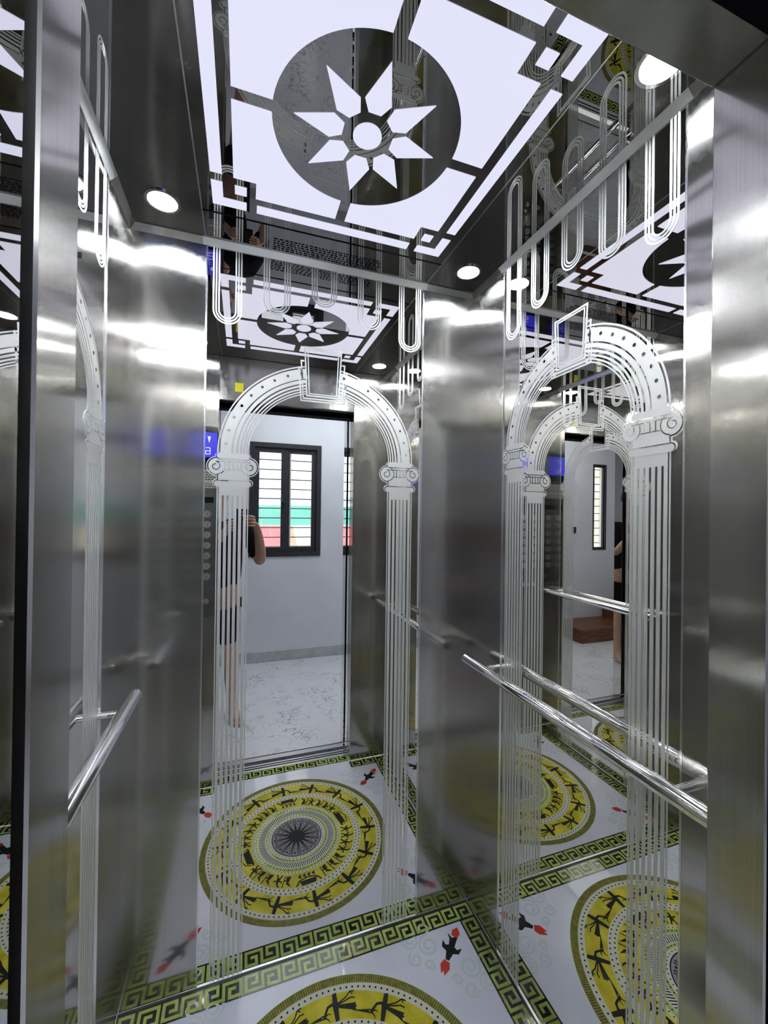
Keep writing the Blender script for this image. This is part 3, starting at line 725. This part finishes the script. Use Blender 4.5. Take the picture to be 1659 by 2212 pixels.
def window(name, x0, x1, z0, z1, label, leaves):
    win = tag(MB().box(x0, x1, YW-0.07, YW-0.06, z0, z0+0.002).build(name, 'frame'), label, None, None, S)
    f = 0.045 if leaves > 1 else 0.022; y0, y1 = (YW-0.06, YW+0.012) if leaves > 1 else (YW-0.035, YW+0.004)
    fr = MB()
    fr.box(x0, x1, y0, y1, z1-f, z1).box(x0, x1, y0, y1, z0, z0+f).box(x0, x0+f, y0, y1, z0+f, z1-f).box(x1-f, x1, y0, y1, z0+f, z1-f)
    fr.build('window_frame', 'frame', win)
    lw = (x1-x0-2*f)/leaves
    for k in range(leaves):
        a0, a1 = x0+f+k*lw, x0+f+(k+1)*lw; s = 0.048 if leaves > 1 else 0.014
        sb = MB(); ya, yb = YW-0.045-0.012*k, YW-0.015-0.012*k
        o0 = 0.01 if k else 0; 
        sb.box(a0, a1, ya, yb, z1-f-s, z1-f).box(a0, a1, ya, yb, z0+f, z0+f+s).box(a0, a0+s-o0, ya, yb, z0+f+s, z1-f-s).box(a1-s, a1, ya, yb, z0+f+s, z1-f-s)
        so = sb.build('sash', 'frame', win)
        MB().box(a0+s-o0-0.003, a1-s+0.003, (ya+yb)/2-0.002, (ya+yb)/2+0.002, z0+f+s-0.003, z1-f-s+0.003).build('pane', 'pane', so)
        if leaves > 1:
            bd = MB(); g = 0.012
            for xx in ((a0+s-o0, a0+s-o0+g),) if k else (): bd.box(xx[0], xx[1], yb-0.003, yb+0.002, z0+f+s, z1-f-s)
            bd.box(a0+s-o0, a1-s, yb-0.003, yb+0.002, z0+f+s, z0+f+s+g)
            bd.build('glazing_bead', 'label', so)
    nbar = 11
    for k in range(nbar):
        z = z0+0.09+(z1-z0-0.15)*k/(nbar-1)
        MB().cyl((x0+0.02, YW-0.09, z), (x1-0.02, YW-0.09, z), 0.005, 10).build('window_bar', 'frame', win)
    return win
w1 = window('window_1', *W1, 'charcoal framed two-leaf window with horizontal bars on the landing', 2)
hx = (W1[0]+W1[1])/2-0.012
MB().box(hx-0.012, hx+0.012, YW-0.014, YW+0.004, 1.50, 1.60).tube([(hx, YW+0.004, 1.58), (hx-0.02, YW+0.03, 1.60), (hx-0.032, YW+0.036, 1.64), (hx-0.03, YW+0.036, 1.68)], 0.007, 8).build('window_handle', 'frame', w1)
window('window_2', *W2, 'narrow barred window farther along the landing', 1)
# switch, steps, added lamp out of sight
sw = tag(MB().cbox(1.70, 1.77, YW, YW+0.012, 1.27, 1.35, 0.003).build('wall_switch', 'gloss_black'), 'small dark switch plate on the landing wall', 'switch')
MB().cbox(1.715, 1.755, YW+0.012, YW+0.016, 1.285, 1.335, 0.002).build('rocker', 'frame', sw)
stp = tag(empty('stair', (2.2, YW+0.2, 0)), 'dark brown wooden stair foot on the landing', 'stair')
for k in range(2):
    x0 = 1.42+k*0.80
    under(MB().box(x0, 3.09, YW+0.012, -0.98, 0.165*k-0.0005+(0 if k else 0.0005), 0.165*k+0.135).build('riser', 'wood'), stp)
    under(MB().cbox(x0-0.02, 3.09, YW+0.012, -0.96, 0.165*k+0.135, 0.165*(k+1), 0.004).build('tread', 'wood'), stp)
hl = tag(empty('landing_fill_lamp', (0.9, -0.72, LZ)), 'long white fill lamp added unseen over the landing', 'fill lamp')  # added and unseen, supplies most of the landing's illumination
MB().cbox(-0.92, 0.92, -0.47, 0.47, -0.03, -0.0005, 0.004).build('fill_lamp_body', 'label', hl)
MB().box(-0.90, 0.90, -0.45, 0.45, -0.033, -0.030).build('diffuser', 'hall_fill', hl)

# ------------------------------------------------------------------ outside the window
def house(name, x0, x1, y0, y1, z0, z1, mat, label, rows, cols, wx0, wx1):
    h = tag(empty(name, ((x0+x1)/2, (y0+y1)/2, z0)), label, 'building')
    under(MB().box(x0, x1, y0, y1, z0, z1).build('wall', mat), h)
    under(MB().box(x0-0.2, x1+0.2, y0-0.2, y1+0.2, z1, z1+0.3).build('roof', mat), h)
    ww = (wx1-wx0)/cols; zz = (z1-z0)/(rows+1)
    for r_ in range(rows):
        for c in range(cols):
            a = wx0+c*ww+ww*0.22; z = z0+zz*(r_+0.6)
            under(MB().box(a, a+ww*0.55, y1, y1+0.06, z, z+zz*0.5).build('window', 'b_glass'), h)
    return h
house('apartment_tower', 11.5, 22.0, -70, -58, -22, 26, 'b_white', 'pale apartment tower with a grid of windows beyond the landing window', 12, 6, 12.0, 21.0)
house('apartment_tower', -2.5, 8.0, -60, -48, -22, 18, 'b_white', 'pale block with few windows beyond the left window leaf', 9, 4, -1.5, 7.0)
house('apartment_tower', 24.0, 44.0, -50, -40, -22, 24, 'b_cream', 'cream block seen through the narrow landing window', 9, 6, 25.0, 43.0)
tag(MB().box(-6, 12, -13.2, -13.0, 1.90, 2.12).build('sign_board', 'blue_sign'), 'pale blue sign board above the teal sheet outside the window', 'sign')
tl = tag(empty('sheet_fence', (2, -9.2, 0)), 'teal corrugated sheet fence outside the window', 'fence')
for k in range(14):
    x = -3+k*0.7; under(MB().box(x, x+0.69, -9.25+0.02*(k % 2), -9.2+0.02*(k % 2), 1.13, 1.69).build('sheet', 'teal'), tl)
rr = tag(empty('sheet_roof', (2, -8.5, 0)), 'red sheet roof below the teal fence outside the window', 'roof')
for k in range(8):
    x = -3+k*0.62
    if x < 1.0: under(MB().add([(x, -9.1, 1.12), (x+0.61, -9.1, 1.12), (x+0.61, -7.4, 0.45), (x, -7.4, 0.45), (x, -9.1, 1.08), (x+0.61, -9.1, 1.08), (x+0.61, -7.4, 0.41), (x, -7.4, 0.41)],
                    [(0, 1, 2, 3), (7, 6, 5, 4), (0, 4, 5, 1), (1, 5, 6, 2), (2, 6, 7, 3), (3, 7, 4, 0)]).build('sheet', 'redroof'), rr)
rc = tag(empty('sheet_roof', (4, -8.5, 0)), 'cream sheet roof beside the red one outside the window', 'roof')
for k in range(8):
    x = 1.0+k*0.62
    under(MB().add([(x, -9.1, 1.12), (x+0.61, -9.1, 1.12), (x+0.61, -7.4, 0.45), (x, -7.4, 0.45), (x, -9.1, 1.08), (x+0.61, -9.1, 1.08), (x+0.61, -7.4, 0.41), (x, -7.4, 0.41)],
                    [(0, 1, 2, 3), (7, 6, 5, 4), (0, 4, 5, 1), (1, 5, 6, 2), (2, 6, 7, 3), (3, 7, 4, 0)]).build('sheet', 'b_cream'), rc)
tag(MB().box(-60, 80, -120, -3, -22.4, -22).build('ground', 'b_white'), 'pale ground far below the landing window', None, None, S)

# ------------------------------------------------------------------ person holding the phone
def skin_mesh(name, verts, edges, rad, mat, parent=None, root=0, sub=2):
    me = bpy.data.meshes.new(name); me.from_pydata([tuple(v) for v in verts], edges, [])
    o = bpy.data.objects.new(name, me); COL.objects.link(o)
    o.modifiers.new('skin', 'SKIN').use_smooth_shade = True
    for k, r in enumerate(rad):
        sv = me.skin_vertices[0].data[k]; sv.radius = (r, r) if not isinstance(r, tuple) else r; sv.use_root = (k == root)
    s = o.modifiers.new('sub', 'SUBSURF'); s.levels = sub; s.render_levels = sub
    dg = bpy.context.evaluated_depsgraph_get(); me2 = bpy.data.meshes.new_from_object(o.evaluated_get(dg))
    bpy.data.objects.remove(o)
    me2.materials.clear(); me2.materials.append(M[mat]); me2.name = name
    for p in me2.polygons: p.use_smooth = True
    o2 = bpy.data.objects.new(name, me2); COL.objects.link(o2)
    if parent is not None: o2.parent = parent
    return o2
pv = []; pe = []; pr_ = []
def J(p, r, frm=None):
    pv.append(p); pr_.append(r); k = len(pv)-1
    if frm is not None: pe.append((frm, k))
    return k
pel = J((-.165, -.42, .92), (.155, .110))
bel = J((-.165, -.42, 1.06), (.145, .100), pel); che = J((-.155, -.41, 1.26), (.160, .105), bel)
nek0 = J((-.19, -.40, 1.43), .065, che); nek1 = J((-.185, -.375, 1.50), .052, nek0)
chin = J((-.182, -.355, 1.56), (.062, .078), nek1); head = J((-.18, -.345, 1.64), (.078, .098), chin); crown = J((-.18, -.35, 1.72), (.062, .078), head)
rsh = J((.025, -.40, 1.375), .058, che); rup = J((.085, -.36, 1.24), .046, rsh); rel = J((.122, -.285, 1.125), .040, rup)
rfo = J((.120, -.20, 1.215), .038, rel); rwr = J((.102, -.10, 1.335), .028, rfo); rpa = J((.088, -.062, 1.385), (.032, .017), rwr); rpb = J((.074, -.046, 1.425), (.030, .015), rpa)
lsh = J((-.355, -.41, 1.375), .058, che); lup = J((-.40, -.38, 1.22), .046, lsh); lel = J((-.37, -.28, 1.10), .040, lup)
lfo = J((-.25, -.18, 1.20), .036, lel); lwr = J((-.13, -.085, 1.325), .026, lfo); lpa = J((-.098, -.052, 1.375), (.028, .016), lwr); lpb = J((-.088, -.040, 1.405), (.025, .014), lpa)
for sx, hipx, kn, an, toe in ((1, -.115, (-.085, -.42, .50), (-.062, -.415, .09), (-.015, -.245, .030)), (-1, -.290, (-.305, -.45, .50), (-.315, -.47, .09), (-.350, -.300, .030))):
    hp = J((hipx, -.42, .84), .088, pel); th = J(((hipx+kn[0])/2, -.425, .68), .078, hp); k_ = J(kn, .056, th)
    cf = J(((kn[0]+an[0])/2, kn[1]-.01, .34), .054, k_); a_ = J(an, .036, cf)
    he = J((an[0]-.006, an[1]-.035, .036), .034, a_)
    mf = J((an[0]*.5+toe[0]*.5, an[1]*.5+toe[1]*.5, .046), (.040, .034), a_); J(toe, (.042, .024), mf)
person = empty('person', (-.20, -.42, 0))
tag(person, 'person in black top and shorts holding a phone, reflected beside the doorway', 'person')
body = under(skin_mesh('body', pv, pe, pr_, 'skin'), person)
def fingers(side, root, tips):
    for (base, mid, tip, r) in tips:
        pts = [base, tuple(Vector(base).lerp(Vector(mid), .55)), mid, tuple(Vector(mid).lerp(Vector(tip), .5)), tip]
        under(skin_mesh('finger', pts, [(0, 1), (1, 2), (2, 3), (3, 4)], [r*1.05, r, r, r*.92, r*.78], 'skin'), person)
fingers(1, rpa, [((.072, -.042, 1.452), (.056, -.001, 1.460), (.014, .001, 1.460), .0085), ((.076, -.042, 1.434), (.060, .000, 1.440), (.010, .002, 1.440), .0088),
                 ((.080, -.046, 1.416), (.060, -.001, 1.420), (.012, .001, 1.420), .0085), ((.084, -.052, 1.399), (.058, -.004, 1.401), (.020, .000, 1.402), .0075),
                 ((.070, -.058, 1.412), (.054, -.038, 1.446), (.026, -.026, 1.466), .0100)])
fingers(-1, lpa, [((-.092, -.040, 1.420), (-.082, -.002, 1.426), (-.048, .000, 1.430), .0085), ((-.095, -.040, 1.402), (-.086, -.001, 1.406), (-.048, .001, 1.409), .0088),
                  ((-.098, -.044, 1.384), (-.086, -.002, 1.387), (-.049, .000, 1.389), .0085), ((-.100, -.050, 1.367), (-.084, -.004, 1.369), (-.052, .000, 1.371), .0075),
                  ((-.088, -.056, 1.392), (-.076, -.038, 1.420), (-.050, -.026, 1.436), .0100)])
for sx, bx, by, dx in ((1, -.015, -.245, .22), (-1, -.350, -.300, -.22)):
    for k in range(5):
        x = bx-sx*(.032-k*.0155)*1.0; r = (.013 if k == 0 else .0095)
        x = bx+sx*(-.030+k*.0155) if sx < 0 else bx-(-.030+k*.0155)
        L = .030-k*.004
        under(skin_mesh('toe', [(x, by-.02, .020), (x, by+L*.4, .018), (x, by+L+.012, .013)], [(0, 1), (1, 2)], [r, r, r*.85], 'skin', sub=1), person)
# clothing
sv_, se_, sr_ = [], [], []
def K(p, r, frm=None):
    sv_.append(p); sr_.append(r); k = len(sv_)-1
    if frm is not None: se_.append((frm, k))
    return k
a = K((-.165, -.42, .90), (.175, .130)); b1 = K((-.165, -.42, 1.06), (.168, .122), a); c1 = K((-.155, -.41, 1.26), (.180, .124), b1); d1 = K((-.19, -.402, 1.42), (.085, .080), c1)
for s0, s1, s2 in (((.025, -.40, 1.375), (.084, -.364, 1.25), (.114, -.300, 1.145)), ((-.355, -.41, 1.375), (-.398, -.383, 1.235), (-.385, -.32, 1.15))):
    q0 = K(s0, .076, c1); q1 = K(s1, .066, q0); K(s2, .064, q1)
under(skin_mesh('shirt', sv_, se_, sr_, 'cloth'), person)
sv_, se_, sr_ = [], [], []
a = K((-.165, -.42, .93), (.178, .132))
for hx_, kx in ((-.115, -.088), (-.290, -.303)):
    q0 = K((hx_, -.42, .80), .112, a); q1 = K(((hx_+kx)/2, -.425, .64), .098, q0); K((kx, -.425, .50), .088, q1)
under(skin_mesh('shorts', sv_, se_, sr_, 'cloth'), person)
# head details
under(skin_mesh('hair', [(-.18, -.385, 1.62), (-.18, -.385, 1.69), (-.18, -.365, 1.75), (-.18, -.325, 1.755)], [(0, 1), (1, 2), (2, 3)], [(.082, .075), (.088, .092), (.078, .075), (.055, .040)], 'hair'), person)
under(skin_mesh('nose', [(-.178, -.262, 1.655), (-.177, -.248, 1.625), (-.177, -.246, 1.612)], [(0, 1), (1, 2)], [.008, .012, .013], 'skin'), person)
for s in (-1, 1):
    under(MB().cyl((-.178+s*.032, -.262, 1.655), (-.178+s*.032, -.252, 1.655), .010, 14, .007).build('eye', 'eye'), person)
    under(skin_mesh('ear', [(-.18+s*.085, -.35, 1.665), (-.18+s*.092, -.355, 1.64), (-.18+s*.086, -.348, 1.615)], [(0, 1), (1, 2)], [.011, .014, .009], 'skin'), person)
under(skin_mesh('mouth', [(-.200, -.264, 1.583), (-.177, -.256, 1.582), (-.155, -.263, 1.583)], [(0, 1), (1, 2)], [.005, .007, .005], 'lip'), person)
# phone
ph = tag(empty('phone', (-.005, -.012, 1.345)), 'black phone held upright in the doorway by the person', 'phone')
under(MB().cbox(-.044, .034, -.021, -.0125, 1.345, 1.508, .003).build('phone_body', 'gloss_black'), ph)
under(MB().cbox(-.012, .010, -.0125, -.0095, 1.455, 1.502, .001).build('camera_bump', 'gloss_black'), ph)
for z in (1.488, 1.468): under(MB().cyl((0, -.0095, z), (0, -.0075, z), .0065, 20).build('camera_lens', 'chrome'), ph)
